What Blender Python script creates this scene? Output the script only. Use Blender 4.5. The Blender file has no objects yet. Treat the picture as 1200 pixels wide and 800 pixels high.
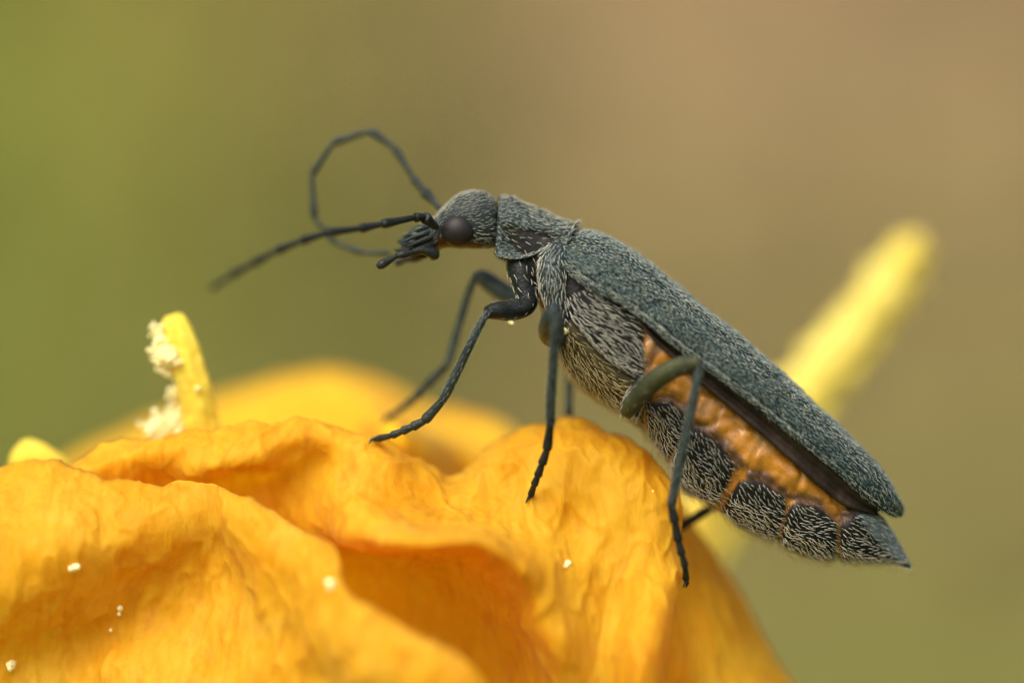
import bpy, math, random
import numpy as np
from mathutils import Vector, noise
from mathutils.bvhtree import BVHTree

random.seed(7); RNG = np.random.default_rng(11)
SC = bpy.context.scene
COL = SC.collection

# ------------------------------------------------------------------ camera
# One unit is about 1.2 mm; the beetle's mid plane is y = 0 and the lens stands D in front of it.
D = 33.0
cam = bpy.data.cameras.new('camera'); camo = bpy.data.objects.new('camera', cam); COL.objects.link(camo)
camo.location = (0, -D, 0); camo.rotation_euler = (math.radians(90), 0, 0)
cam.sensor_width = 360.0; cam.lens = 990.0
cam.clip_start = 0.5; cam.clip_end = 5000
cam.dof.use_dof = True; cam.dof.focus_distance = D - 0.45; cam.dof.aperture_fstop = 0.33; cam.dof.aperture_blades = 0
SC.camera = camo

# ------------------------------------------------------------------ daylight
SUN_DIR = Vector((-0.30, -0.55, 0.80)).normalized()
w = bpy.data.worlds.new('World'); SC.world = w; w.use_nodes = True
nt = w.node_tree; bg = nt.nodes['Background']
sky = nt.nodes.new('ShaderNodeTexSky'); sky.sky_type = 'NISHITA'; sky.sun_disc = False
sky.sun_elevation = math.asin(SUN_DIR.z); sky.sun_rotation = math.atan2(SUN_DIR.x, SUN_DIR.y)
sky.air_density = 1.0; sky.dust_density = 6.0; sky.ozone_density = 0.6
nt.links.new(sky.outputs[0], bg.inputs[0]); bg.inputs[1].default_value = 0.15
sun = bpy.data.lights.new('sun', 'SUN'); sun.energy = 1.25; sun.angle = math.radians(50); sun.color = (1.0, 0.93, 0.82)
suno = bpy.data.objects.new('sun', sun); COL.objects.link(suno); suno.location = SUN_DIR * 60
suno.rotation_euler = (-SUN_DIR).to_track_quat('-Z', 'Y').to_euler()
SC.view_settings.view_transform = 'Standard'; SC.view_settings.look = 'None'
SC.view_settings.exposure = 0.66; SC.view_settings.gamma = 1.0
SC.render.engine = 'CYCLES'
SC.cycles.use_denoising = True
try: SC.cycles.denoiser = 'OPENIMAGEDENOISE'
except Exception: pass
SC.cycles.max_bounces = 12; SC.cycles.diffuse_bounces = 8; SC.cycles.glossy_bounces = 3
SC.cycles.transmission_bounces = 4; SC.cycles.caustics_reflective = False; SC.cycles.caustics_refractive = False
SC.cycles.sample_clamp_indirect = 6

# ------------------------------------------------------------------ helpers
def W(a):
    """design sheet (x, y in hundredths of a unit on the beetle's mid plane, depth) -> world"""
    a = np.asarray(a, float); s = (D + a[..., 2]) / D
    return np.stack([(a[..., 0] - 600) / 100 * s, a[..., 2], (400 - a[..., 1]) / 100 * s], -1)

def cr(P, t):
    """Catmull-Rom through the rows of P at parameters t (0..n-1)"""
    P = np.asarray(P, float); n = len(P); t = np.clip(np.asarray(t, float), 0, n - 1)
    i = np.minimum(t.astype(int), n - 2); f = (t - i).reshape((-1,) + (1,) * (P.ndim - 1))
    g = lambda k: P[np.clip(k, 0, n - 1)]
    p1, p2 = g(i), g(i + 1)
    p0 = np.where((i == 0).reshape(f.shape), 2 * p1 - p2, g(i - 1))
    p3 = np.where((i == n - 2).reshape(f.shape), 2 * p2 - p1, g(i + 2))
    return 0.5 * (2 * p1 + (p2 - p0) * f + (2 * p0 - 5 * p1 + 4 * p2 - p3) * f ** 2 + (3 * p1 - p0 - 3 * p2 + p3) * f ** 3)

def tri_mesh(name, V, T):
    me = bpy.data.meshes.new(name); V = np.asarray(V, np.float32); T = np.asarray(T, np.int32)
    me.vertices.add(len(V)); me.vertices.foreach_set('co', V.ravel())
    me.loops.add(T.size); me.loops.foreach_set('vertex_index', T.ravel())
    me.polygons.add(len(T)); me.polygons.foreach_set('loop_start', np.arange(0, T.size, T.shape[1], dtype=np.int32))
    me.polygons.foreach_set('loop_total', np.full(len(T), T.shape[1], np.int32))
    me.update(calc_edges=True); me.validate()
    return me

def link(name, me, mat, parent=None, smooth=True):
    if smooth: me.polygons.foreach_set('use_smooth', np.ones(len(me.polygons), bool))
    o = bpy.data.objects.new(name, me); COL.objects.link(o)
    for m in (mat if isinstance(mat, (list, tuple)) else [mat]): me.materials.append(m)
    if parent is not None:
        o.parent = parent; o.matrix_parent_inverse = parent.matrix_world.inverted()
        if parent.type == 'EMPTY': o.matrix_parent_inverse.identity(); o.location = -Vector(parent.location)
        else: o.matrix_parent_inverse.identity()
    return o

def grid_faces(n, m, wrap=False):
    i = np.arange(n - 1)[:, None]; j = np.arange(m if wrap else m - 1)[None, :]
    j2 = (j + 1) % m
    return np.stack([i * m + j, i * m + j2, (i + 1) * m + j2, (i + 1) * m + j], -1).reshape(-1, 4)

def grid_normals(G, wrap=False):
    du = np.gradient(G, axis=0)
    dv = (np.roll(G, -1, 1) - np.roll(G, 1, 1)) / 2 if wrap else np.gradient(G, axis=1)
    n = np.cross(du, dv); n /= np.linalg.norm(n, axis=-1, keepdims=True) + 1e-9
    return n, du, dv

def fnoise(P, freq, octv=3, seed=0.0):
    sh = P.shape[:-1]; Q = P.reshape(-1, 3) * freq + seed
    return np.array([noise.fractal(Vector(q), 0.8, 2.1, octv) for q in Q]).reshape(sh)

def empty(name, loc, label, cat, group=None):
    o = bpy.data.objects.new(name, None); COL.objects.link(o); o.location = loc; o.empty_display_size = .2
    o['label'] = label; o['category'] = cat
    if group: o['group'] = group
    return o

def sd_poly(X, Y, poly):
    """signed distance to a polygon, positive inside"""
    poly = np.asarray(poly, float); d = np.full(X.shape, 1e9); ins = np.zeros(X.shape, bool)
    for k in range(len(poly)):
        a, b = poly[k], poly[(k + 1) % len(poly)]
        ex, ey = b - a; t = np.clip(((X - a[0]) * ex + (Y - a[1]) * ey) / (ex * ex + ey * ey + 1e-9), 0, 1)
        d = np.minimum(d, np.hypot(X - a[0] - t * ex, Y - a[1] - t * ey))
        c = ((a[1] > Y) != (b[1] > Y)) & (X < (b[0] - a[0]) * (Y - a[1]) / (b[1] - a[1] + 1e-12) + a[0])
        ins ^= c
    return np.where(ins, d, -d)

def sd_line(X, Y, pts):
    d = np.full(X.shape, 1e9)
    for a, b in zip(np.asarray(pts[:-1], float), np.asarray(pts[1:], float)):
        ex, ey = b - a; t = np.clip(((X - a[0]) * ex + (Y - a[1]) * ey) / (ex * ex + ey * ey + 1e-9), 0, 1)
        d = np.minimum(d, np.hypot(X - a[0] - t * ex, Y - a[1] - t * ey))
    return d
sstep = lambda x, a, b: (lambda t: t * t * (3 - 2 * t))(np.clip((x - a) / (b - a), 0, 1))

class Tubes:
    def __init__(s): s.V = []; s.F = []; s.n = 0
    def add(s, pts, rad, seg=14, step=6, flat=1.0, raw=False):
        """smooth round tube through world points with a radius at each"""
        pts = np.asarray(pts, float); n = len(pts); rad = np.asarray(rad, float)
        if raw: C, R = pts, rad
        else:
            t = np.linspace(0, n - 1, (n - 1) * step + 1); C = cr(pts, t); R = cr(rad[:, None], t)[:, 0]
        T = np.gradient(C, axis=0); T /= np.linalg.norm(T, axis=1, keepdims=True) + 1e-9
        up = np.array([0, 1.0, 0.05]); rings = []
        for c, r, tt in zip(C, R, T):
            a = np.cross(up, tt); a /= np.linalg.norm(a) + 1e-9; b = np.cross(tt, a)
            ang = np.linspace(0, 2 * math.pi, seg, endpoint=False)
            rings.append(c + r * (np.cos(ang)[:, None] * a + flat * np.sin(ang)[:, None] * b))
        G = np.array(rings); k = len(G)
        f = grid_faces(k, seg, True); base = s.n
        s.V.append(G.reshape(-1, 3)); s.F += (f + base).tolist(); s.n += k * seg
        for e, rng in ((0, range(seg - 1, -1, -1)), (k - 1, range(seg))):
            s.F.append([base + e * seg + q for q in rng])
        return G
    def mesh(s, name):
        me = bpy.data.meshes.new(name); me.from_pydata(np.concatenate(s.V).tolist(), [], s.F); me.update(); return me

def setae(name, parent, mats, roots, nrm, drn, length, lift, width, mat_index=None, droop=0.5):
    """many fine tapered hairs as one mesh (three-sided, bent once)"""
    roots = np.asarray(roots); N = len(roots)
    drn = drn - nrm * np.sum(drn * nrm, 1, keepdims=True); drn /= np.linalg.norm(drn, axis=1, keepdims=True) + 1e-9
    sd = np.cross(nrm, drn); L = np.broadcast_to(length, N)[:, None]; lf = np.broadcast_to(lift, N)[:, None]; wd = np.broadcast_to(width, N)[:, None]
    r0 = roots - nrm * wd * .5
    mid = roots + drn * L * .5 + nrm * L * lf * .6 + sd * L * RNG.normal(0, .05, (N, 1))
    tip = roots + drn * L + nrm * L * lf * (1.2 - droop * .6) + sd * L * RNG.normal(0, .12, (N, 1))
    V = np.stack([r0 - sd * wd * .5, r0 + sd * wd * .5, r0 + nrm * wd, mid - sd * wd * .42, mid + sd * wd * .42, mid + nrm * wd * .8, tip], 1)
    T0 = np.array([[0, 3, 1], [1, 3, 4], [1, 4, 2], [2, 4, 5], [2, 5, 0], [0, 5, 3], [3, 6, 4], [4, 6, 5], [5, 6, 3]])
    T = (T0[None] + (np.arange(N) * 7)[:, None, None]).reshape(-1, 3)
    me = tri_mesh(name, V.reshape(-1, 3), T)
    o = link(name, me, mats, parent)
    if mat_index is not None: me.polygons.foreach_set('material_index', np.repeat(mat_index, 9).astype(np.int32))
    o['kind'] = 'stuff'
    return o

def scatter(G, N, wrap=False, dens=None):
    """random surface samples of a grid: root, normal, along-u, along-v, u, v fraction indices"""
    n, m = G.shape[:2]; Nn, du, dv = grid_normals(G, wrap)
    A = np.linalg.norm(np.cross(du, dv), axis=-1)
    if dens is not None: A = A * dens
    A = A[:-1, : (m if wrap else m - 1)]; p = A.ravel() / A.sum()
    K = N * 4; idx = RNG.choice(len(p), K, p=p); i, j = np.unravel_index(idx, A.shape)
    a, b = RNG.random((2, K, 1)); j2 = (j + 1) % m
    q = G[i, j] * (1 - a) * (1 - b) + G[i + 1, j] * a * (1 - b) + G[i, j2] * (1 - a) * b + G[i + 1, j2] * a * b
    md = .66 * math.sqrt(A.sum() / N); seen = {}; keep = []
    for k, (cell, pt) in enumerate(zip(np.floor(q / md).astype(int).tolist(), q.tolist())):
        ok = True
        for dx in (-1, 0, 1):
            for dy in (-1, 0, 1):
                for dz in (-1, 0, 1):
                    for o in seen.get((cell[0] + dx, cell[1] + dy, cell[2] + dz), ()):
                        if (o[0] - pt[0]) ** 2 + (o[1] - pt[1]) ** 2 + (o[2] - pt[2]) ** 2 < md * md: ok = False; break
                    if not ok: break
                if not ok: break
            if not ok: break
        if ok:
            seen.setdefault(tuple(cell), []).append(pt); keep.append(k)
            if len(keep) == N: break
    i, j, j2, a, b = i[keep], j[keep], j2[keep], a[keep], b[keep]
    mix = lambda X: (X[i, j] * (1 - a) * (1 - b) + X[i + 1, j] * a * (1 - b) + X[i, j2] * (1 - a) * b + X[i + 1, j2] * a * b)
    nn = mix(Nn); nn /= np.linalg.norm(nn, axis=1, keepdims=True)
    unit = lambda v: v / (np.linalg.norm(v, axis=1, keepdims=True) + 1e-9)
    return mix(G), nn, unit(mix(du)), unit(mix(dv)), i, j

# ------------------------------------------------------------------ materials
def new_mat(name):
    m = bpy.data.materials.new(name); m.use_nodes = True
    return m, m.node_tree, m.node_tree.nodes['Principled BSDF']
def N_(nt, t, **kw):
    n = nt.nodes.new(t)
    for k, v in kw.items():
        if k in n.inputs: n.inputs[k].default_value = v
        else: setattr(n, k, v)
    return n
def ramp(nt, fac, stops):
    r = nt.nodes.new('ShaderNodeValToRGB'); e = r.color_ramp.elements
    while len(e) < len(stops): e.new(0.5)
    for el, (p, c) in zip(e, stops): el.position = p; el.color = (*c, 1)
    nt.links.new(fac, r.inputs[0]); return r.outputs[0]
def coords(nt, scale=(1, 1, 1), rot=(0, 0, 0)):
    tc = nt.nodes.new('ShaderNodeTexCoord'); mp = nt.nodes.new('ShaderNodeMapping')
    mp.inputs['Scale'].default_value = scale; mp.inputs['Rotation'].default_value = rot
    nt.links.new(tc.outputs['Object'], mp.inputs[0]); return mp.outputs[0]
def mixc(nt, fac, a, b, mode='MIX'):
    m = nt.nodes.new('ShaderNodeMix'); m.data_type = 'RGBA'; m.blend_type = mode
    for s, v in ((m.inputs[0], fac), (m.inputs[6], a), (m.inputs[7], b)):
        if hasattr(v, 'is_linked'): nt.links.new(v, s)
        else: s.default_value = v if isinstance(v, (int, float)) else (*v, 1)
    return m.outputs[2]

def cuticle(name, stops, scale=9, rough=.42, metallic=.35, bump=.5, bscale=26, stretch=(1, 1, 1), rot=(0, 0, 0)):
    m, nt, b = new_mat(name); c = coords(nt, stretch, rot)
    n1 = N_(nt, 'ShaderNodeTexNoise', Scale=scale, Detail=4.0); nt.links.new(c, n1.inputs['Vector'])
    nt.links.new(ramp(nt, n1.outputs[0], stops), b.inputs['Base Color'])
    b.inputs['Roughness'].default_value = rough; b.inputs['Metallic'].default_value = metallic; b.inputs['Specular IOR Level'].default_value = .16
    v = N_(nt, 'ShaderNodeTexVoronoi', Scale=bscale); nt.links.new(c, v.inputs['Vector'])
    n2 = N_(nt, 'ShaderNodeTexNoise', Scale=bscale * .8, Detail=3.0); nt.links.new(c, n2.inputs['Vector'])
    ad = N_(nt, 'ShaderNodeMath', operation='ADD'); nt.links.new(v.outputs[0], ad.inputs[0]); nt.links.new(n2.outputs[0], ad.inputs[1])
    bp = N_(nt, 'ShaderNodeBump', Strength=bump, Distance=.02); nt.links.new(ad.outputs[0], bp.inputs['Height']); nt.links.new(bp.outputs[0], b.inputs['Normal'])
    return m

M = {}
M['elytron'] = cuticle('elytron_cuticle', [(.3, (.013, .024, .023)), (.5, (.022, .039, .038)), (.7, (.026, .037, .026))], 5, .40, .45, .8, 22)
M['dark'] = cuticle('dark_cuticle', [(.3, (.012, .014, .013)), (.7, (.03, .034, .030))], 12, .35, .1, .3, 30)
M['leg'] = cuticle('leg_cuticle', [(.3, (.018, .026, .024)), (.7, (.040, .054, .048))], 8, .42, .25, .4, 34)
M['leg_far'] = cuticle('leg_cuticle_green', [(.3, (.040, .060, .054)), (.7, (.075, .10, .09))], 8, .45, .2, .3, 30)
M['femur'] = cuticle('femur_olive', [(.3, (.026, .030, .012)), (.7, (.055, .060, .026))], 5, .5, .15, .35, 34)
M['blackleg'] = cuticle('black_leg', [(.3, (.008, .010, .009)), (.7, (.022, .026, .024))], 8, .3, .1, .3, 30)
M['pronotum'] = cuticle('pronotum_cuticle', [(.3, (.018, .028, .028)), (.55, (.040, .058, .058)), (.75, (.034, .042, .028))], 7, .4, .4, .9, 18)
M['wing'] = cuticle('wing_membrane', [(.3, (.010, .007, .005)), (.6, (.030, .022, .016)), (.8, (.06, .045, .034))], 4, .35, 0, .4, 8, (1, 1, 1))

def body_mat():
    m, nt, b = new_mat('body_cuticle'); c = coords(nt)
    at = N_(nt, 'ShaderNodeAttribute', attribute_name='tint')
    n1 = N_(nt, 'ShaderNodeTexNoise', Scale=6.0, Detail=6.0); nt.links.new(c, n1.inputs['Vector'])
    v = ramp(nt, n1.outputs[0], [(.25, (.62, .60, .58)), (.5, (1, 1, 1)), (.75, (1.3, 1.25, 1.2))])
    nt.links.new(mixc(nt, 1.0, at.outputs['Color'], v, 'MULTIPLY'), b.inputs['Base Color'])
    b.inputs['Roughness'].default_value = .42; mo = N_(nt, 'ShaderNodeAttribute', attribute_name='moist')
    for inp, lo_, hi_ in (('Roughness', .45, .26), ('Specular IOR Level', .12, .45)):
        mp = N_(nt, 'ShaderNodeMapRange'); mp.inputs[3].default_value = lo_; mp.inputs[4].default_value = hi_
        nt.links.new(mo.outputs['Fac'], mp.inputs[0]); nt.links.new(mp.outputs[0], b.inputs[inp])
    b.inputs['Subsurface Weight'].default_value = .12; b.inputs['Subsurface Radius'].default_value = (.15, .06, .02); b.inputs['Subsurface Scale'].default_value = .5
    n2 = N_(nt, 'ShaderNodeTexNoise', Scale=16.0, Detail=5.0); nt.links.new(c, n2.inputs['Vector'])
    bp = N_(nt, 'ShaderNodeBump', Strength=.35, Distance=.02); nt.links.new(n2.outputs[0], bp.inputs['Height']); nt.links.new(bp.outputs[0], b.inputs['Normal'])
    return m
M['body'] = body_mat()

def hair_mat(name, col, rough=.3, spec=.6):
    m, nt, b = new_mat(name); b.inputs['Base Color'].default_value = (*col, 1)
    b.inputs['Roughness'].default_value = rough; b.inputs['Specular IOR Level'].default_value = spec
    return m
M['silver'] = hair_mat('silver_seta', (.60, .60, .50))
M['gold'] = hair_mat('golden_seta', (.50, .41, .19))
M['grey'] = hair_mat('blue_grey_seta', (.23, .30, .28))
M['pale'] = hair_mat('pale_seta', (.40, .41, .31))

def eye_mat():
    m, nt, b = new_mat('compound_eye'); c = coords(nt)
    b.inputs['Base Color'].default_value = (.022, .018, .018, 1); b.inputs['Roughness'].default_value = .5; b.inputs['Specular IOR Level'].default_value = .3
    v = N_(nt, 'ShaderNodeTexVoronoi', Scale=46.0); nt.links.new(c, v.inputs['Vector'])
    bp = N_(nt, 'ShaderNodeBump', Strength=.2, Distance=.006); bp.invert = True
    nt.links.new(v.outputs[0], bp.inputs['Height']); nt.links.new(bp.outputs[0], b.inputs['Normal'])
    nt.links.new(ramp(nt, v.outputs[0], [(0, (.014, .012, .012)), (1, (.007, .005, .005))]), b.inputs['Base Color'])
    return m
M['eye'] = eye_mat()

def petal_mat(name, light, deep, pale, trans=.42):
    m, nt, b = new_mat(name); c = coords(nt); c2 = coords(nt, (1.0, 1.0, .35), (0, .5, 0))
    n1 = N_(nt, 'ShaderNodeTexNoise', Scale=1.1, Detail=5.0, Roughness=.6, Distortion=.6); nt.links.new(c, n1.inputs['Vector'])
    n2 = N_(nt, 'ShaderNodeTexNoise', Scale=5.0, Detail=6.0, Roughness=.65, Distortion=1.2); nt.links.new(c2, n2.inputs['Vector'])
    base = ramp(nt, n1.outputs[0], [(.28, deep), (.52, light), (.75, pale)])
    st = ramp(nt, n2.outputs[0], [(.30, (.90, .80, .60)), (.5, (1, 1, 1)), (.72, (1.02, 1.06, 1.3))])
    colr = mixc(nt, .7, base, st, 'MULTIPLY')
    # fine veins running from the rim to the base
    pu = N_(nt, 'ShaderNodeAttribute', attribute_name='across'); pv = N_(nt, 'ShaderNodeAttribute', attribute_name='along')
    cx_ = N_(nt, 'ShaderNodeCombineXYZ'); nt.links.new(pu.outputs['Fac'], cx_.inputs[0]); nt.links.new(pv.outputs['Fac'], cx_.inputs[1])
    vn = N_(nt, 'ShaderNodeTexNoise', Scale=1.0, Detail=3.0, Distortion=.25); nt.links.new(cx_.outputs[0], vn.inputs['Vector'])
    colr = mixc(nt, .55, colr, ramp(nt, vn.outputs[0], [(.36, (.93, .84, .62)), (.5, (1, 1, 1)), (.66, (1.0, 1.05, 1.25))]), 'MULTIPLY')
    # faint reddish veining and a browned, drying rim
    n3 = N_(nt, 'ShaderNodeTexNoise', Scale=2.2, Detail=4.0, Distortion=2.0); nt.links.new(c2, n3.inputs['Vector'])
    colr = mixc(nt, ramp(nt, n3.outputs[0], [(.58, (0, 0, 0)), (.80, (.3, .3, .3))]), colr, (.90, .40, .07))
    ra = N_(nt, 'ShaderNodeAttribute', attribute_name='rim'); colr = mixc(nt, ra.outputs['Fac'], colr, (.42, .17, .02))
    nt.links.new(colr, b.inputs['Base Color']); b.inputs['Roughness'].default_value = .48
    b.inputs['Specular IOR Level'].default_value = .22
    b.inputs['Sheen Weight'].default_value = .08
    wv = N_(nt, 'ShaderNodeTexNoise', Scale=10.0, Detail=7.0, Roughness=.6, Distortion=1.2); nt.links.new(c2, wv.inputs['Vector'])
    cri = N_(nt, 'ShaderNodeTexNoise', Scale=26.0, Detail=4.0, Distortion=1.5); nt.links.new(c2, cri.inputs['Vector'])
    b1 = N_(nt, 'ShaderNodeBump', Strength=.3, Distance=.06); nt.links.new(wv.outputs[0], b1.inputs['Height'])
    b2 = N_(nt, 'ShaderNodeBump', Strength=.35, Distance=.022); nt.links.new(cri.outputs[0], b2.inputs['Height']); nt.links.new(b1.outputs[0], b2.inputs['Normal'])
    b3 = N_(nt, 'ShaderNodeBump', Strength=.28, Distance=.03); nt.links.new(vn.outputs[0], b3.inputs['Height']); nt.links.new(b2.outputs[0], b3.inputs['Normal'])
    nt.links.new(b3.outputs[0], b.inputs['Normal'])
    tr = N_(nt, 'ShaderNodeBsdfTranslucent'); nt.links.new(colr, tr.inputs[0]); nt.links.new(b1.outputs[0], tr.inputs['Normal'])
    mx = N_(nt, 'ShaderNodeMixShader', Fac=trans); nt.links.new(b.outputs[0], mx.inputs[1]); nt.links.new(tr.outputs[0], mx.inputs[2])
    nt.links.new(mx.outputs[0], nt.nodes['Material Output'].inputs[0])
    return m
M['petal'] = petal_mat('petal_orange', (.95, .65, .036), (.93, .57, .016), (.96, .69, .075), .66)
M['petal_back'] = petal_mat('petal_yellow', (.92, .60, .016), (.90, .48, .008), (.93, .66, .03))
M['anther'] = petal_mat('anther_yellow', (.93, .78, .085), (.91, .70, .05), (.94, .83, .14), .3)
M['anther_far'] = petal_mat('anther_lemon', (.93, .82, .17), (.92, .76, .10), (.94, .86, .24), .3)
M['stem'] = cuticle('green_stem', [(.3, (.07, .12, .03)), (.7, (.12, .18, .05))], 3, .5, 0, .3, 8)
def pollen_mat():
    m, nt, b = new_mat('pollen'); b.inputs['Base Color'].default_value = (.95, .88, .44, 1); b.inputs['Roughness'].default_value = .6
    return m
M['pollen'] = pollen_mat()

def ground_mat():
    m, nt, b = new_mat('meadow_ground'); c = coords(nt)
    sep = N_(nt, 'ShaderNodeSeparateXYZ'); nt.links.new(c, sep.inputs[0])
    n1 = N_(nt, 'ShaderNodeTexNoise', Scale=.012, Detail=3.0); nt.links.new(c, n1.inputs['Vector'])
    # green turf on one side giving way to dry straw and soil on the other, olive low down
    mr = N_(nt, 'ShaderNodeMapRange'); mr.inputs[1].default_value = -70; mr.inputs[2].default_value = 10; nt.links.new(sep.outputs[0], mr.inputs[0])
    ad = N_(nt, 'ShaderNodeMath', operation='ADD'); nt.links.new(mr.outputs[0], ad.inputs[0]); nt.links.new(n1.outputs[0], ad.inputs[1])
    sb = N_(nt, 'ShaderNodeMath', operation='SUBTRACT'); nt.links.new(ad.outputs[0], sb.inputs[0]); sb.inputs[1].default_value = .5
    side = ramp(nt, sb.outputs[0], [(.0, (.118, .165, .022)), (.45, (.165, .145, .036)), (1, (.215, .158, .078))])
    mr2 = N_(nt, 'ShaderNodeMapRange'); mr2.inputs[1].default_value = -28; mr2.inputs[2].default_value = 22; nt.links.new(sep.outputs[2], mr2.inputs[0])
    low = mixc(nt, mr2.outputs[0], (.138, .150, .034), side)
    n2 = N_(nt, 'ShaderNodeTexNoise', Scale=.15, Detail=6.0); nt.links.new(c, n2.inputs['Vector'])
    nt.links.new(mixc(nt, .5, low, ramp(nt, n2.outputs[0], [(.3, (.6, .6, .6)), (.7, (1.3, 1.3, 1.3))]), 'MULTIPLY'), b.inputs['Base Color'])
    b.inputs['Roughness'].default_value = .9; b.inputs['Specular IOR Level'].default_value = .1
    return m
M['ground'] = ground_mat()
M['grass'] = hair_mat('grass_blade', (.12, .16, .024), .6, .2)
M['straw'] = hair_mat('straw_blade', (.21, .156, .078), .6, .2)

# ------------------------------------------------------------------ ground: level under the flower, a bank rising behind
GZ = -70.0
def bank(x, y):
    t = np.clip((y - 90) / 330, 0, 1); return GZ + 330 * t * t * (3 - 2 * t) + 3 * np.sin(x * .021 + y * .013) + 2 * np.sin(x * .05 - y * .03)
gx = np.linspace(-900, 900, 91); gy = np.concatenate([np.linspace(-900, 60, 25), np.linspace(75, 700, 60)])
X, Y = np.meshgrid(gx, gy, indexing='ij'); Gg = np.stack([X, Y, bank(X, Y)], -1)
go = link('ground', tri_mesh('ground', Gg.reshape(-1, 3), grid_faces(len(gx), len(gy))[:, ::-1]), M['ground']); go['kind'] = 'structure'
go['label'] = 'blurred green and straw coloured meadow bank behind the flower'
def grass(name, mat, N, fx, label):
    x = fx(N); y = RNG.uniform(120, 400, N); r = np.stack([x, y, bank(x, y) - .3], -1)
    nz = np.tile([0, 0, 1.0], (N, 1)) + RNG.normal(0, .25, (N, 3)); nz /= np.linalg.norm(nz, axis=1, keepdims=True)
    d = RNG.normal(0, 1, (N, 3))
    o = setae(name, None, mat, r, nz, d, RNG.uniform(5, 11, N), 1.3, .7); o['label'] = label; o['category'] = 'grass'
grass('meadow_grass', M['grass'], 5000, lambda n: RNG.uniform(-160, 0, n), 'green grass blades on the bank behind the flower, fully out of focus')
grass('dry_grass', M['straw'], 5000, lambda n: RNG.uniform(-20, 160, n), 'dry straw coloured grass blades on the bank, fully out of focus')

# ------------------------------------------------------------------ flower
flower = empty('flower', (-2.0, 1.0, GZ), 'crumpled orange yellow flower that the beetle stands on', 'flower')
BASE = (430, 1230, 1.2)            # receptacle, below the frame
PET = []
def petal(grid, mat, nu=16, nv=20, amp=(.05, .022, .008), seed=0., base=True, ruffle=.03):
    g = np.array(grid, float)
    if base:
        last = g[-1]; b = np.array(BASE, float); r1 = last * .45 + b * .55; r1[:, 2] = last[:, 2] * .7 + b[2] * .3
        r2 = b + (last - b) * .08; g = np.concatenate([g, r1[None], r2[None]])
    n, m = g.shape[:2]
    g = cr(g, np.linspace(0, n - 1, (n - 1) * nu + 1))
    g = cr(g.transpose(1, 0, 2), np.linspace(0, m - 1, (m - 1) * nv + 1)).transpose(1, 0, 2)
    G = W(g); Nn, _, _ = grid_normals(G)
    d = amp[0] * fnoise(G, 1.3, 2, seed) + amp[1] * fnoise(G * np.array([1, 1, .6]), 4.2, 3, seed + 5)
    rid = 1 - np.abs(fnoise(G * np.array([1, 1, .55]), 2.6, 2, seed + 9)); d = d + amp[2] * 4 * (rid ** 6 - .3)
    r2 = 1 - np.abs(fnoise(G * np.array([1.0, .6, .5]), 1.15, 2, seed + 31)); d = d + amp[2] * 4.5 * (r2 ** 8 - .25)
    rim = np.exp(-np.arange(G.shape[0]) / 5.0)[:, None]
    G = G + Nn * d[..., None]
    G[..., 2] += rim * ruffle * fnoise(np.stack([G[..., 0], G[..., 0] * 0, G[..., 0] * 0], -1), 3.0, 3, seed + 2)
    me = tri_mesh('petal', G.reshape(-1, 3), grid_faces(*G.shape[:2]))
    o = link('petal', me, mat, flower)
    uu = np.linspace(0, m * 5.0, G.shape[1])[None, :] * np.ones(G.shape[:2]) + 1.2 * fnoise(G, 1.2, 2, seed + 3); vv = np.linspace(0, n * .55, G.shape[0])[:, None] * np.ones(G.shape[:2])
    me.attributes.new('across', 'FLOAT', 'POINT').data.foreach_set('value', uu.astype(np.float32).ravel())
    me.attributes.new('along', 'FLOAT', 'POINT').data.foreach_set('value', (vv + seed).astype(np.float32).ravel())
    ri = np.exp(-(np.arange(G.shape[0]) / 1.3))[:, None] * np.clip(.5 + 1.2 * fnoise(G[:1], 1.7, 3, seed + 4), 0, 1) * np.ones(G.shape[:2])
    me.attributes.new('rim', 'FLOAT', 'POINT').data.foreach_set('value', (ri * .8).astype(np.float32).ravel())
    PET.append((G, o)); so = o.modifiers.new('thickness', 'SOLIDIFY'); so.thickness = .014; so.offset = 0
    return o
# back petal, far out of focus
o = petal([
    [(20,575,6.5),(90,536,6.3),(160,502,6.1),(245,472,5.8),(320,446,5.4),(390,436,5.1),(440,446,5),(490,472,4.8),(540,484,4.4),(590,496,4.1),(640,530,4),(700,570,4)],
    [(10,590,6.0),(90,548,5.7),(165,515,5.3),(250,488,4.7),(325,466,4.2),(395,456,4.1),(445,464,4),(492,488,3.8),(540,503,3.7),(590,520,3.5),(640,555,3.5),(700,600,3.5)],
    [(10,630,5.2),(95,590,4.7),(170,550,4.1),(255,520,3.5),(330,492,3.3),(400,476,3.4),(450,486,2.0),(495,505,2.0),(540,525,2.6),(590,550,2.8),(640,590,3),(700,640,3)],
    [(10,690,4.5),(95,650,4),(170,610,3.4),(255,570,2.8),(330,535,2.7),(400,515,2.5),(450,506,1.05),(495,530,1.2),(545,560,2.5),(590,590,2.5),(640,640,2.7),(700,700,2.8)],
    [(40,800,3.5),(110,780,3.2),(180,740,2.8),(260,700,2.5),(330,660,2.4),(400,640,2.4),(450,630,1.55),(500,640,1.7),(550,660,2.3),(600,690,2.4),(650,740,2.5),(700,800,2.6)]],
    M['petal_back'], 8, 10, (.05, .02, .0), 3.0)
o['label'] = 'golden back petal, blurred behind the front folds'
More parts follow.
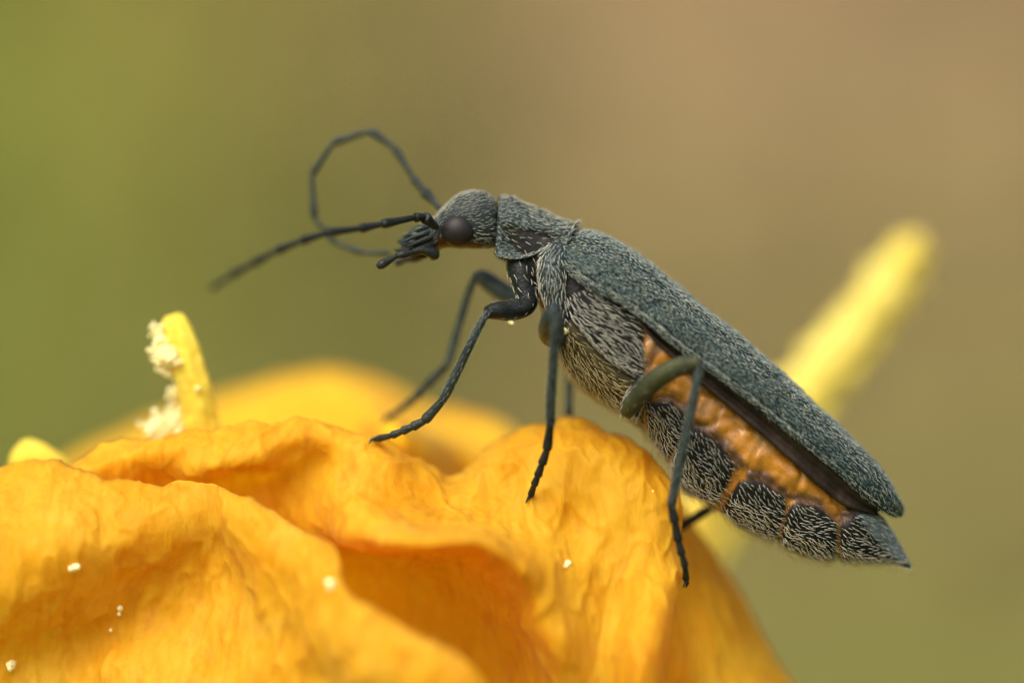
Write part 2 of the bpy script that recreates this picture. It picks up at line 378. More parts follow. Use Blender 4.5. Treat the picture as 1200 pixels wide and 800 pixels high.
# right petal behind the hump
o = petal([
    [(640,560,1.3),(700,545,1.3),(760,560,1.3),(800,590,1.35),(822,628,1.5),(838,652,1.7)],
    [(640,620,1.1),(700,600,1.0),(765,610,.95),(812,635,1.05),(842,660,1.4),(858,680,1.7)],
    [(640,690,.9),(700,680,.7),(770,685,.55),(830,695,.7),(872,710,1.2),(888,728,1.7)],
    [(640,770,.8),(705,765,.5),(785,770,.2),(855,775,.45),(902,778,1.1),(916,782,1.7)],
    [(640,860,.7),(705,860,.4),(795,860,.1),(880,860,.3),(938,850,1.0),(952,846,1.7)],
    [(600,960,.7),(670,970,.4),(770,970,.2),(860,970,.4),(910,960,1.0),(930,950,1.7)]],
    M['petal'], 12, 16, (.05, .014, .006), 21.0)
# central petal: left rim flap, lip over the hollow, right hump
o = petal([
    [(60,552,.45),(145,516,.25),(200,511,.15),(250,503,.1),(322,491,.05),(388,496,.1),(455,521,.1),(526,557,.3),(563,528,.45),(607,501,.45),(658,490,.4),(718,505,.25),(766,536,.05),(792,572,-.15),(801,612,-.2)],
    [(55,570,.1),(140,536,-.15),(200,528,-.2),(248,518,-.18),(318,507,-.15),(386,515,-.1),(452,545,-.3),(520,577,-.1),(564,556,-.05),(611,530,-.1),(661,520,-.18),(720,534,-.22),(765,562,-.3),(792,598,-.3),(801,630,-.25)],
    [(50,600,.15),(138,566,.0),(195,558,-.05),(240,553,-.32),(300,541,-.25),(368,540,.1),(440,585,-.7),(512,604,-.6),(566,598,-.35),(615,576,-.35),(664,566,-.42),(722,580,-.45),(764,604,-.5),(790,630,-.42),(800,652,-.3)],
    [(50,630,.4),(138,600,.4),(195,590,.5),(238,578,.45),(296,566,.5),(362,572,.15),(432,610,-1.2),(504,626,-1.5),(565,624,-1.2),(619,628,-.8),(668,620,-.52),(726,632,-.55),(764,652,-.72),(788,668,-.7),(799,676,-.55)],
    [(50,690,.8),(140,660,.9),(195,640,.9),(235,620,.8),(296,610,.6),(358,618,.2),(424,638,-1.1),(494,640,-1.85),(560,637,-1.9),(613,668,-1.7),(662,696,-1.1),(718,700,-.75),(752,710,-1.25),(776,720,-1.3),(792,722,-.9)],
    [(50,780,1),(140,740,1.1),(195,710,1.1),(235,680,1.1),(300,660,.9),(365,656,.6),(428,664,.4),(492,664,.2),(552,668,-.4),(602,714,-.8),(652,760,-1.4),(705,765,-.95),(740,775,-1.6),(764,785,-1.65),(782,790,-1.1)],
    [(60,880,1),(150,840,1.1),(205,800,1.2),(245,770,1.2),(320,740,1.2),(390,735,1.2),(450,738,1.1),(510,745,.9),(560,765,.6),(610,800,.0),(660,850,-.8),(705,860,-1),(735,880,-1.5),(755,890,-1.5),(772,900,-1.0)],
    [(100,960,1),(180,940,1.1),(230,910,1.2),(270,880,1.2),(340,860,1.2),(400,850,1.2),(450,850,1.2),(510,860,1.0),(560,870,.7),(600,890,.2),(640,940,-.5),(690,950,-.8),(720,960,-1.2),(740,965,-1.2),(755,970,-.9)]],
    M['petal'], 20, 22, (.05, .016, .009), 1.5, ruffle=.06)
# front left petal with its long falling right edge
o = petal([
    [(-110,590,.1),(-30,556,.0),(50,538,-.05),(115,556,-.15),(185,569,-.3),(245,565,-.45),(287,583,-.7),(345,613,-1.0),(393,643,-1.5),(404,690,-1.9),(455,722,-2.2),(535,765,-2.4),(580,820,-2.4)],
    [(-110,640,-.4),(-25,610,-.5),(50,582,-.55),(112,592,-.62),(178,602,-.6),(246,602,-.55),(284,612,-.9),(336,642,-1.15),(382,675,-1.65),(398,720,-2.0),(445,755,-2.3),(515,800,-2.5),(565,850,-2.4)],
    [(-110,690,-.7),(-20,660,-.85),(50,632,-.95),(108,640,-.9),(172,640,-.66),(248,637,-.42),(280,655,-.75),(326,685,-1.15),(365,715,-1.6),(388,760,-2.0),(430,800,-2.25),(490,845,-2.4),(540,895,-2.3)],
    [(-110,750,-.7),(-20,718,-.85),(48,695,-.85),(102,694,-.6),(158,688,-.32),(236,682,-.28),(275,702,-.6),(312,732,-1.0),(348,762,-1.35),(375,810,-1.55),(410,850,-1.75),(465,890,-1.95),(515,930,-1.9)],
    [(-110,810,-.3),(-20,778,-.35),(42,756,-.2),(96,744,-.12),(148,738,-.15),(206,735,-.33),(258,762,-.65),(298,790,-1.05),(336,820,-1.3),(362,870,-1.45),(400,900,-1.6),(445,935,-1.75),(490,960,-1.7)],
    [(-100,880,-.4),(-20,850,-.4),(42,825,-.3),(95,805,-.3),(142,800,-.6),(196,805,-.85),(245,830,-1.0),(290,860,-1.1),(325,890,-1.25),(350,930,-1.35),(385,955,-1.45),(425,980,-1.5),(460,1000,-1.45)],
    [(-60,1000,-.4),(10,980,-.4),(60,960,-.5),(110,940,-.6),(155,930,-.8),(205,930,-1.0),(250,940,-1.0),(290,955,-1.1),(320,970,-1.2),(345,1000,-1.2),(375,1020,-1.2),(410,1040,-1.2),(440,1050,-1.1)]],
    M['petal'], 20, 22, (.06, .016, .008), 7.7, ruffle=.04)
# receptacle and stem down to the ground
tb = Tubes(); b0 = W(np.array(BASE, float))
tb.add([b0 + [0, 0, .5], b0 + [0, 0, .1], b0 - [0, 0, .6], b0 - [0, 0, 1.3], b0 - [.2, 0, 8], b0 - [.8, .3, 30], np.array([b0[0] - .3, b0[1], GZ - .5])], [.5, .62, .55, .3, .27, .3, .38], 14, 8)
link('stem', tb.mesh('stem'), M['stem'], flower)

# depth lookup on the petals from the beetle's mid plane outlook
V_, F_ = [], []; k0 = 0
for G, _ in PET:
    f = grid_faces(*G.shape[:2]); V_.append(G.reshape(-1, 3)); F_ += (f + k0).tolist(); k0 += G.shape[0] * G.shape[1]
BVH = BVHTree.FromPolygons([Vector(v) for v in np.concatenate(V_)], F_)
def petal_at(px, py):
    t = Vector(W(np.array([px, py, 0.0]))); o_ = Vector((0, -D, 0)); h = BVH.ray_cast(o_, (t - o_).normalized())
    return (h[0], h[1]) if h[0] is not None else (None, None)
def depth_at(px, py, default):
    h, _ = petal_at(px, py)
    return default if h is None else h.y

# anthers of the flower
def crumb_cloud(center, n, spread, size, seed):
    """a clump of irregular pollen lumps as one mesh"""
    r = np.random.default_rng(seed); V, F = [], []; k = 0
    phi = (1 + 5 ** .5) / 2
    ico = np.array([(-1, phi, 0), (1, phi, 0), (-1, -phi, 0), (1, -phi, 0), (0, -1, phi), (0, 1, phi), (0, -1, -phi), (0, 1, -phi), (phi, 0, -1), (phi, 0, 1), (-phi, 0, -1), (-phi, 0, 1)]) / 1.9
    icf = [(0,11,5),(0,5,1),(0,1,7),(0,7,10),(0,10,11),(1,5,9),(5,11,4),(11,10,2),(10,7,6),(7,1,8),(3,9,4),(3,4,2),(3,2,6),(3,6,8),(3,8,9),(4,9,5),(2,4,11),(6,2,10),(8,6,7),(9,8,1)]
    for _ in range(n):
        c = np.array(center) + r.normal(0, 1, 3) * spread; s = size * r.uniform(.5, 1.25)
        V.append(c + ico * s * r.uniform(.7, 1.25, (12, 1)) * r.uniform(.7, 1.2, 3)); F += [tuple(k + q for q in f) for f in icf]; k += 12
    return np.concatenate(V), F
def anther(name, rows, mat, label, nu=10, rough=.018):
    """a closed, grooved, tapering column: rows of (left, right, depth, thickness)"""
    rows = np.array(rows, float); R = cr(rows, np.linspace(0, len(rows) - 1, (len(rows) - 1) * nu + 1)); S = 40
    ang = np.linspace(0, 2 * math.pi, S, endpoint=False); out = []
    for lx, ly, rx, ry, dp, th in R:
        c = np.array([(lx + rx) / 2, (ly + ry) / 2]); h = np.array([(rx - lx) / 2, (ry - ly) / 2])
        gr = 1 - .16 * np.exp(-((ang - 4.3) / .22) ** 2) - .12 * np.exp(-((ang - 5.35) / .18) ** 2)
        out.append(np.stack([c[0] + h[0] * np.cos(ang) * gr, c[1] + h[1] * np.cos(ang) * gr, dp + th * np.sin(ang) * gr], -1))
    G = W(np.array(out)); Nn, _, _ = grid_normals(G, True); G = G + Nn * (rough * fnoise(G, 5, 3, 2.2))[..., None]
    me = bpy.data.meshes.new(name); n = len(G)
    f = grid_faces(n, S, True).tolist() + [list(range(S))[::-1], [(n - 1) * S + q for q in range(S)]]
    me.from_pydata(G.reshape(-1, 3).tolist(), [], f); me.update()
    o = link(name, me, mat, flower); o['label'] = label
    return o
an = anther('anther', [(193,371,209,366,.55,.03),(190,377,216,368,.55,.10),(190,389,224,382,.55,.14),(196,410,233,404,.55,.16),(203,440,242,432,.55,.17),(209,470,250,462,.6,.18),(214,500,256,492,.65,.18),(219,560,262,552,.75,.18),(230,700,270,700,1.0,.15)],
            M['anther'], 'upright yellow anther crusted with white pollen on one side')
V, F = [], []; k = 0
for (px, py, dp, n, sp, sz) in [(180,384,.5,20,.026,.026),(186,388,.48,50,.036,.030),(188,400,.48,60,.036,.030),(190,412,.45,110,.050,.032),(200,418,.38,70,.05,.030),(196,432,.5,30,.04,.028),(212,455,.6,40,.035,.03),(214,495,.7,60,.06,.035),(187,424,.45,25,.04,.035),(207,424,.36,14,.03,.025),(209,444,.6,30,.04,.035),(206,463,.7,34,.045,.04),(213,480,.75,30,.05,.04),(193,495,.95,46,.07,.05),(182,502,.95,40,.06,.05),(203,490,.9,20,.04,.045),(231,455,.38,7,.022,.022)]:
    v, f = crumb_cloud(W(np.array([px, py, dp])), n, sp, sz, px + py); V.append(v); F += [tuple(q + k for q in t) for t in f]; k += len(v)
po = link('pollen', tri_mesh('pollen', np.concatenate(V), F), M['pollen'], an); po['kind'] = 'stuff'; po['label'] = 'clumped cream white pollen'
anther('anther', [(1071,276,1080,280,5.6,.05),(1058,280,1086,297,5.6,.2),(1040,296,1080,326,5.6,.27),(1005,335,1052,370,5.6,.30),(960,392,1010,428,5.5,.32),(900,462,956,503,5.4,.33),(840,535,905,580,5.2,.33),(780,610,850,655,5.0,.33),(640,800,700,850,4.0,.3)],
       M['anther_far'], 'long slanting lemon yellow anther behind the wing tip, out of focus', rough=.13)
anther('anther', [(24,517,34,515,1.0,.04),(16,527,48,518,1.0,.10),(10,545,74,536,1.0,.14),(12,590,96,560,1.15,.2),(40,700,120,680,1.1,.2)],
       M['anther'], 'small yellow anther tip peeping over the front petal')
anther('anther', [(800,575,830,560,3.6,.05),(796,600,850,585,3.6,.2),(780,640,850,640,3.6,.25),(740,760,800,770,3.2,.25)],
       M['anther_far'], 'stubby lemon yellow anther under the abdomen, out of focus')

# ------------------------------------------------------------------ beetle
beetle = empty('beetle', W(np.array([640, 560, 0.])).tolist(), 'slender grey green false blister beetle standing on the orange flower', 'beetle')

# --- body: head, thorax and abdomen as one skin: dorsal point, ventral point, half width, squareness
ST = np.array([
    (472,284,476,296,.06),(482,276,486,298,.12),(495,268,498,297,.18),(507,257,512,293,.27),(520,243,525,290,.32),(540,227,545,291,.37),(562,224,562,291,.38),(577,230,574,290,.34),
    (586,239,580,290,.26),(594,242,585,300,.26),(625,252,603,322,.30),(652,264,621,340,.36),(668,277,640,372,.48),(690,284,653,408,.58),(715,296,672,440,.64),(748,322,700,463,.67),
    (785,352,733,484,.66),(830,392,768,512,.64),(880,438,800,566,.62),(925,482,851,602,.58),(965,522,905,630,.52),(1000,560,955,650,.43),(1024,592,1000,654,.31),(1042,618,1034,658,.18),(1055,640,1054,661,.09),(1067,662,1067,665,.015)], float)
NS, NT = 460, 168
S = cr(ST, np.linspace(0, len(ST) - 1, NS)); ang = np.linspace(0, 2 * math.pi, NT, endpoint=False)
ca, sa = np.cos(ang), np.sin(ang); e = .86
sq = lambda v: np.sign(v) * np.abs(v) ** e
cx = (S[:, 0] + S[:, 2]) / 2; cy = (S[:, 1] + S[:, 3]) / 2; hx = (S[:, 0] - S[:, 2]) / 2; hy = (S[:, 1] - S[:, 3]) / 2
BX = cx[:, None] + hx[:, None] * sq(ca); BY = cy[:, None] + hy[:, None] * sq(ca); BD = -S[:, 4][:, None] * sq(sa)
G = W(np.stack([BX, BY, BD], -1)); Nn, _, _ = grid_normals(G, True)
cen = G.mean(1, keepdims=True)
if np.sum(Nn * (G - cen)) < 0: Nn = -Nn
sterns = [[(756,470),(786,470),(802,484),(796,520),(782,540),(760,510)],
          [(804,496),(822,503),(846,522),(861,545),(850,572),(838,590),(800,575),(786,545),(794,520)],
          [(866,564),(880,560),(899,566),(918,582),(921,598),(908,636),(880,630),(846,598),(856,578)],
          [(924,594),(934,588),(956,593),(981,612),(979,660),(950,656),(912,638)],
          [(985,614),(1004,600),(1034,606),(1052,626),(1072,668),(1040,668),(983,660)]]
ster = np.full(BX.shape, -1e9); disp = np.zeros(BX.shape)
for p in sterns:
    d = sd_poly(BX, BY, p); ster = np.maximum(ster, d); disp += .055 * sstep(d, -1.5, 6) * (1 - .8 * sstep(BX, 1000, 1050))
abd = sstep(sd_poly(BX, BY, [(754,372),(1010,585),(1080,670),(1000,690),(830,620),(756,530),(756,440)]), -3, 3)
epi = sd_poly(BX, BY, [(664,345),(690,332),(722,366),(752,398),(757,416),(752,440),(738,440),(714,424),(690,400),(668,372)])
disp += .06 * sstep(epi, -2, 8)
epi2 = sd_poly(BX, BY, [(694,336),(715,345),(752,378),(756,396),(750,396),(720,362)]); disp += .03 * sstep(epi2, -2, 4)
met = sd_poly(BX, BY, [(655,392),(668,376),(690,404),(714,428),(742,446),(748,500),(700,490),(640,440)]); disp += .03 * sstep(met, -2, 8)
for ln in ([(898,512),(885,530),(872,556)], [(942,556),(934,572),(922,596)], [(846,478),(835,500),(812,498)], [(668,374),(690,402),(714,426),(740,442)]):
    disp -= .03 * np.exp(-(sd_line(BX, BY, ln) / 2.5) ** 2)
disp -= .05 * np.exp(-((BX - 587) / 4.0) ** 2) * (BY > 225)
memb = abd * (1 - sstep(ster, -3, 1))
disp += memb * (.045 * fnoise(G, 2.6, 4, 4.0) - .035 * (1 - np.abs(fnoise(G * np.array([1.0, 1, 1.6]), 2.4, 2, 14.0))) ** 10)
disp += (1 - memb) * .008 * fnoise(G, 9.0, 2, 8.0)
G = G + Nn * disp[..., None]
# natural colours: black cuticle, orange side membranes with dark smudges, rusty cheeks, olive belly
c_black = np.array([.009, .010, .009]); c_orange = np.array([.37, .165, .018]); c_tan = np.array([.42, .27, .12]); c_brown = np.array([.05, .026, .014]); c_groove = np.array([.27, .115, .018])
tint = np.tile(c_black, (NS, NT, 1)); mixv = lambda c, f: tint * (1 - f[..., None]) + c * f[..., None]
tint = mixv(np.array([.022, .031, .031]), (1 - sstep(BX, 580, 586)))
tint = mixv(np.array([.045, .040, .016]), sstep(met, -6, 4))
tint = mixv(c_orange, memb)
scar = sstep(fnoise(G, 3.3, 3, 12.), .05, .35) * memb * np.exp(-(sd_line(BX, BY, [(770,398),(840,455),(900,508),(950,556)]) / 13) ** 2)
tint = mixv(c_tan, np.clip(scar, 0, .85))
smudge = memb * sstep(ster, -17, -4) * sstep(sd_line(BX, BY, [(868,556),(850,590)]), 3, 10) * sstep(sd_line(BX, BY, [(926,592),(912,630)]), 3, 9)
tint = mixv(c_brown, np.clip(smudge * (1.1 + .9 * fnoise(G, 4, 3, 1.0)), 0, .95))
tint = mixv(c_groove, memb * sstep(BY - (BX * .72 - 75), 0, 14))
tint = mixv(c_brown, memb * (1 - sstep(sd_line(BX, BY, [(748,445),(756,430),(770,405),(785,395)]), 2, 9)) * .8)
tint = mixv(np.array([.075, .028, .010]), sstep(sd_poly(BX, BY, [(512,278),(524,284),(560,284),(566,296),(510,300)]), -4, 3) * .9)
tint = mixv(np.array([.085, .11, .12]), sstep(sd_poly(BX, BY, [(1000,596),(1036,606),(1052,628),(1066,660),(1046,650),(1015,620)]), -3, 3) * .9)
me = bpy.data.meshes.new('body')
f = grid_faces(NS, NT, True).tolist() + [list(range(NT))[::-1], [(NS - 1) * NT + q for q in range(NT)]]
me.from_pydata(G.reshape(-1, 3).tolist(), [], f); me.update()
me.attributes.new('moist', 'FLOAT', 'POINT').data.foreach_set('value', memb.astype(np.float32).ravel())
at = me.color_attributes.new('tint', 'FLOAT_COLOR', 'POINT')
at.data.foreach_set('color', np.concatenate([tint, np.ones((NS, NT, 1))], -1).astype(np.float32).ravel())
body = link('body', me, M['body'], beetle); body['label'] = 'head, thorax and swollen abdomen with orange flanks'
# hairs of the body
def body_hairs(dens, N, L, lift, width, mats, mi=None, jit=.12, droll=0.0, name='setae', swirl=1.0):
    r, n, du, dv, i, j = scatter(G, N, True, dens)
    c = cen[i, 0]; flip = np.sum(n * (r - c), 1) < 0; n[flip] *= -1
    N = len(r); sw = (.9 * fnoise(r, 3.2, 2, 5.5))[:, None] * swirl
    dd = du + dv * (droll * np.sign(np.sin(ang[j]))[:, None] + sw) + RNG.normal(0, jit, (N, 3))
    setae(name, body, mats, r, n, dd, RNG.uniform(.6, 1.2, N) * L, RNG.uniform(.6, 1.4, N) * lift, width, mi)
vis = (BX > 0) * 1.0
body_hairs(sstep(ster, -.5, 2) * 1.0 * (1 - .7 * sstep(sd_poly(BX, BY, [(1000,596),(1036,606),(1052,628),(1066,660),(1046,650),(1015,620)]), -1, 2)), 2150, .095, .12, .0066, M['silver'], name='sternite_setae')
body_hairs(np.maximum(sstep(epi, -1, 3), .5 * sstep(epi2, -1, 2)), 620, .14, .09, .0074, M['silver'], jit=.09, swirl=.45, name='flank_setae')
body_hairs(np.maximum(sstep(met, -1, 3), 0), 560, .17, .22, .0070, M['gold'], jit=.15, name='belly_setae')
headm = (BX < 581) * (BX > 500) * 1.0 * (1 - sstep(sd_poly(BX, BY, [(512,278),(524,284),(560,284),(566,296),(510,300)]), -2, 1))
body_hairs(headm, 680, .075, .13, .0058, M['pale'], jit=.2, name='head_setae')
body_hairs((BX > 590) * (BX < 668) * 1.0, 380, .11, .25, .0066, M['silver'], name='thorax_setae')
body_hairs(sstep(sd_poly(BX, BY, [(996,596),(1036,604),(1054,628),(1068,662),(1046,652),(1012,622)]), -2, 1), 420, .06, .10, .0062, M['grey'], name='tail_setae')
vent = (np.cos(ang)[None, :] < -.55) * (BX > 668) * (BX < 1062) * 1.0
body_hairs(vent, 1500, .12, .75, .0045, M['gold'], jit=.3, name='belly_fuzz')
body_hairs(memb, 180, .06, .2, .004, M['gold'], name='membrane_setae')

# --- eyes
for sgn in (-1, 1):
    u = np.linspace(0, math.pi, 28); v = np.linspace(0, 2 * math.pi, 44, endpoint=False); U, Vv = np.meshgrid(u, v, indexing='ij')
    E = W(np.stack([537 + 20.0 * np.sin(U) * np.cos(Vv), 270.5 + 19 * np.sin(U) * np.sin(Vv), sgn * (.30 + .15 * np.cos(U))], -1))
    me = bpy.data.meshes.new('eye'); n, m = E.shape[:2]; me.from_pydata(E.reshape(-1, 3).tolist(), [], grid_faces(n, m, True).tolist()); me.validate(); me.update()
    eo = link('eye', me, M['eye'], beetle); eo['label'] = 'bulging blackish compound eye'
# --- mouthparts
def part_tube(name, specs, mat, parent=beetle, seg=12, step=6):
    t = Tubes()
    for pts, rad in specs: t.add(W(np.array(pts, float)), rad, seg, step)
    return link(name, t.mesh(name), mat, parent)
for sgn in (-1, 1):
    part_tube('mandible', [([(508,285,sgn*.16),(492,291,sgn*.18),(474,294,sgn*.12),(463,293,sgn*.03)], [.085,.075,.05,.015])], M['dark'])
part_tube('labrum', [([(496,272,0),(481,279,0),(470,287,0)], [.10,.085,.03]), ([(500,283,-.16),(484,288,-.16),(468,295,-.1)], [.05,.045,.015]), ([(497,278,-.18),(482,283,-.2),(474,288,-.16)], [.025,.03,.012])], M['pronotum'])
part_tube('maxillary_palp', [([(507,300,-.2),(508,297,-.25),(495,293,-.3),(484,296,-.34)], [.06,.07,.05,.04]), ([(484,296,-.34),(474,298,-.36),(464,300,-.38)], [.03,.045,.034]), ([(464,300,-.38),(456,305,-.4),(447,310,-.42),(442,313,-.42)], [.03,.042,.055,.03])], M['dark'])
part_tube('maxillary_palp', [([(500,298,.2),(488,304,.24),(476,304,.28),(466,308,.3),(463,310,.3)], [.04,.03,.035,.042,.02])], M['dark'])
part_tube('labial_palp', [([(500,299,-.08),(487,299,-.1),(474,296,-.1),(466,292,-.1)], [.04,.035,.03,.012])], M['dark'])
for k, (pts, rr) in enumerate([([(507,270,-.20),(490,276,-.23),(472,283,-.2)], [.035,.03,.012]), ([(508,277,-.22),(490,284,-.26),(475,290,-.24)], [.04,.03,.012]),
                               ([(505,264,-.14),(488,270,-.16),(473,279,-.12)], [.04,.035,.015]), ([(506,290,-.2),(490,296,-.24),(472,301,-.22)], [.04,.035,.014]),
                               ([(500,266,.08),(484,271,.1),(466,284,.08)], [.04,.035,.015])]):
    part_tube('galea', [(pts, rr)], M['dark'] if k % 2 else M['leg'])
# hairs round the mouth
n = 60; a = RNG.random((n, 1)) * .6; rr = W(np.concatenate([505 - 40 * a + RNG.normal(0, 2, (n, 1)), 262 + 27 * a + RNG.normal(0, 2.5, (n, 1)), RNG.uniform(-.2, .2, (n, 1))], 1))
setae('mouth_setae', body, M['pale'], rr, np.tile([-.3, -.5, .6], (n, 1)) / .837 , np.tile([-1., 0, -.5], (n, 1)) + RNG.normal(0, .25, (n, 3)), RNG.uniform(.07, .12, n), .35, .006)

# --- antennae: eleven segments each, slimmer at their joints
def antenna(nodes, radii, mat, label, knob=.45):
    nodes = [np.array(q, float) for q in nodes]; root = None
    for k in range(len(nodes) - 1):
        a, b = nodes[k], nodes[k + 1]; r0, r1 = radii[k], radii[k + 1]
        t = Tubes(); ts = np.array([-.02, .04, .2, .5, .8, .95, 1.0]); P = W(a + (b - a) * ts[:, None])
        rr = (r0 + (r1 - r0) * ts) * np.array([.5, .68, .84, .95, 1.08 + knob * .35, 1.05 + knob * .3, .6])
        t.add(P, rr, 12, 3)
        if root is None: root = link('antenna', t.mesh('antenna'), mat, beetle); root['label'] = label
        else: link('segment', t.mesh('segment'), mat, root)
    return root
antenna([(512,267,-.34),(497,254,-.52),(486,255,-.6),(447,263,-.85),(422,268,-1.0),(383,273,-1.22),(352,283,-1.42),(324,294,-1.62),(296,309,-1.82),(271,323,-2.02),(247,338,-2.2)],
        [.055,.058,.045,.045,.045,.043,.043,.042,.042,.040,.026], M['blackleg'], 'antenna stretched forward and drooping')
antenna([(518,246,.28),(497,224,.4),(484,208,.46),(463,174,.58),(434,153,.68),(390,167,.78),(365,205,.82),(368,256,.80),(393,285,.74),(424,296,.66),(457,297,.55)],
        [.036,.055,.036,.040,.042,.040,.037,.036,.034,.033,.028], M['leg'], 'antenna curled over into a hoop')

# --- pronotum: a saddle plate with a raised hind rim
PR = np.array([(585,231,581,297,.30),(590,231,586,303,.345),(604,234,600,305,.37),(622,242,616,303,.365),(640,250,631,297,.375),(655,257,645,292,.40),(665,260,654,292,.43),(672,261,662,289,.455),(675,264,667,284,.455)], float)
n = 70; R = cr(PR, np.linspace(0, len(PR) - 1, n)); th = np.linspace(-1.0, 1.0, 90)
s = np.sin(np.abs(th) * math.pi / 2); drop = 1 - np.cos(np.abs(th) * math.pi / 2); hollow = np.clip((np.abs(th) - .6) / .4, 0, 1)
PX = R[:, [0]] + (R[:, [2]] - R[:, [0]]) * drop; PY = R[:, [1]] + (R[:, [3]] - R[:, [1]]) * drop
fr = np.linspace(0, 1, n)[:, None]
PD = R[:, [4]] * np.sign(th) * np.clip(s ** .8 - .55 * np.sin(hollow * math.pi) * np.exp(-((fr - .42) / .25) ** 2), 0, 1)
PG = W(np.stack([PX, PY, PD], -1)); Pn, _, _ = grid_normals(PG)
if np.sum(Pn[..., 2]) < 0: Pn = -Pn
PG = PG + Pn * (.02 * fnoise(PG, 5, 3, 3.) + .03 * np.exp(-((fr - .97) / .04) ** 2) - .02 * np.exp(-((fr - .86) / .06) ** 2))[..., None]
po = link('pronotum', tri_mesh('pronotum', PG.reshape(-1, 3), grid_faces(n, 90)), M['pronotum'], beetle)
sm = po.modifiers.new('thickness', 'SOLIDIFY'); sm.thickness = .03; sm.offset = 0
def shell_hairs(Gs, Nrm, N, L, lift, width, mat, parent, jit, side=0.0, dens=None, name='setae'):
    r, nn, du, dv, i, j = scatter(Gs, N, False, dens); ref = Nrm[i, j]; nn[np.sum(nn * ref, 1) < 0] *= -1
    N = len(r); sw = (.45 * fnoise(r, 2.2, 2, 1.5))[:, None]
    dd = du + (side + sw) * dv + RNG.normal(0, jit, (N, 3))
    setae(name, parent, mat, r + nn * .012, nn, dd, RNG.uniform(.6, 1.25, N) * L, RNG.uniform(.5, 1.5, N) * lift, width)
shell_hairs(PG, Pn, 900, .085, .15, .0068, M['pale'], po, .15)

# --- elytra
EL = np.array([(664,276,655,296,.30),(668,272,657,306,.46),(680,270,664,317,.58),(707,275,688,336,.68),(745,297,722,353,.73),(780,324,750,373,.76),(820,357,782,399,.77),(870,397,826,432,.77),(920,441,876,469,.75),(968,485,928,510,.70),(1010,527,976,549,.62),(1036,556,1008,577,.50),(1050,576,1030,594,.36),(1057,590,1044,603,.22),(1058,598,1055,604,.08)], float)
n, m = 260, 70; R = cr(EL, np.linspace(0, len(EL) - 1, n)); t = np.linspace(0, 1.0, m)
prof = np.sin(t * math.pi / 2) ** .85; drp = (1 - np.cos(t * math.pi / 2)) ** .92
for sgn, lab in ((-1, 'grey green wing case facing the viewer'), (1, None)):
    x = R[:, [0]] + (R[:, [2]] - R[:, [0]]) * drp; y = R[:, [1]] + (R[:, [3]] - R[:, [1]]) * drp
    dpt = sgn * (.012 + R[:, [4]] * prof)
    EG = W(np.stack([x, y, dpt], -1)); En, _, _ = grid_normals(EG)
    if np.sum(En[..., 2]) < 0: En = -En
    tt = t[None, :]
    ribs = .022 * np.exp(-((tt - .955) / .022) ** 2) - .028 * np.exp(-((tt - .90) / .022) ** 2) + .012 * np.exp(-((tt - .36) / .05) ** 2) + .010 * np.exp(-((tt - .62) / .05) ** 2)
    ribs = ribs * np.sin(np.linspace(0.02, 1, n) * math.pi)[:, None] ** .4
    EG = EG + En * (ribs + .022 * fnoise(EG, 2.0, 3, 6.) + .009 * fnoise(EG, 13., 2, 2.))[..., None]
    eo = link('elytron', tri_mesh('elytron', EG.reshape(-1, 3), grid_faces(n, m)), M['elytron'], beetle)
    if lab: eo['label'] = lab
    sm = eo.modifiers.new('thickness', 'SOLIDIFY'); sm.thickness = .03; sm.offset = 0
    shell_hairs(EG, En, 3300 if sgn < 0 else 2000, .075, .14, .0062, M['grey'], eo, .16, .15)
    shell_hairs(EG, En, 1200 if sgn < 0 else 900, .07, .16, .0062, M['pale'], eo, .2, .15, dens=np.tile(1.25 - .75 * t, (n, 1)), name='olive_setae')
    if sgn < 0: shell_hairs(EG, En, 900, .07, .16, .0066, M['pale'], eo, .2, .15, dens=np.tile(np.exp(-((t - .94) / .05) ** 2) + .08, (n, 1)), name='pale_setae')

# --- folded hind wing showing as a dark strip under the wing case
for sgn in (-1, 1):
    a = np.array([(738,358,.60),(760,380,.66),(826,430,.68),(876,467,.66),(928,508,.62),(976,547,.55),(1008,576,.45),(1034,596,.30)], float)
    b = np.array([(742,368,.66),(764,395,.70),(818,446,.69),(868,488,.67),(914,528,.62),(958,568,.54),(990,592,.44),(1022,602,.30)], float)
    q = np.linspace(0, 7, 120); A, B = cr(a, q), cr(b, q); s = np.linspace(0, 1, 18)[None, :, None]
    Gw = A[:, None] * (1 - s) + B[:, None] * s; Gw[..., 2] = sgn * (Gw[..., 2] + .025 * np.sin(s[..., 0] * 9) + .012 * np.sin(q[:, None] * 2.3))
    Gw = W(Gw)
    wo = link('hind_wing', tri_mesh('hind_wing', Gw.reshape(-1, 3), grid_faces(120, 18)), M['wing'], beetle); wo['label'] = 'folded dark brown hind wing edge'
    sm = wo.modifiers.new('thickness', 'SOLIDIFY'); sm.thickness = .02; sm.offset = 0

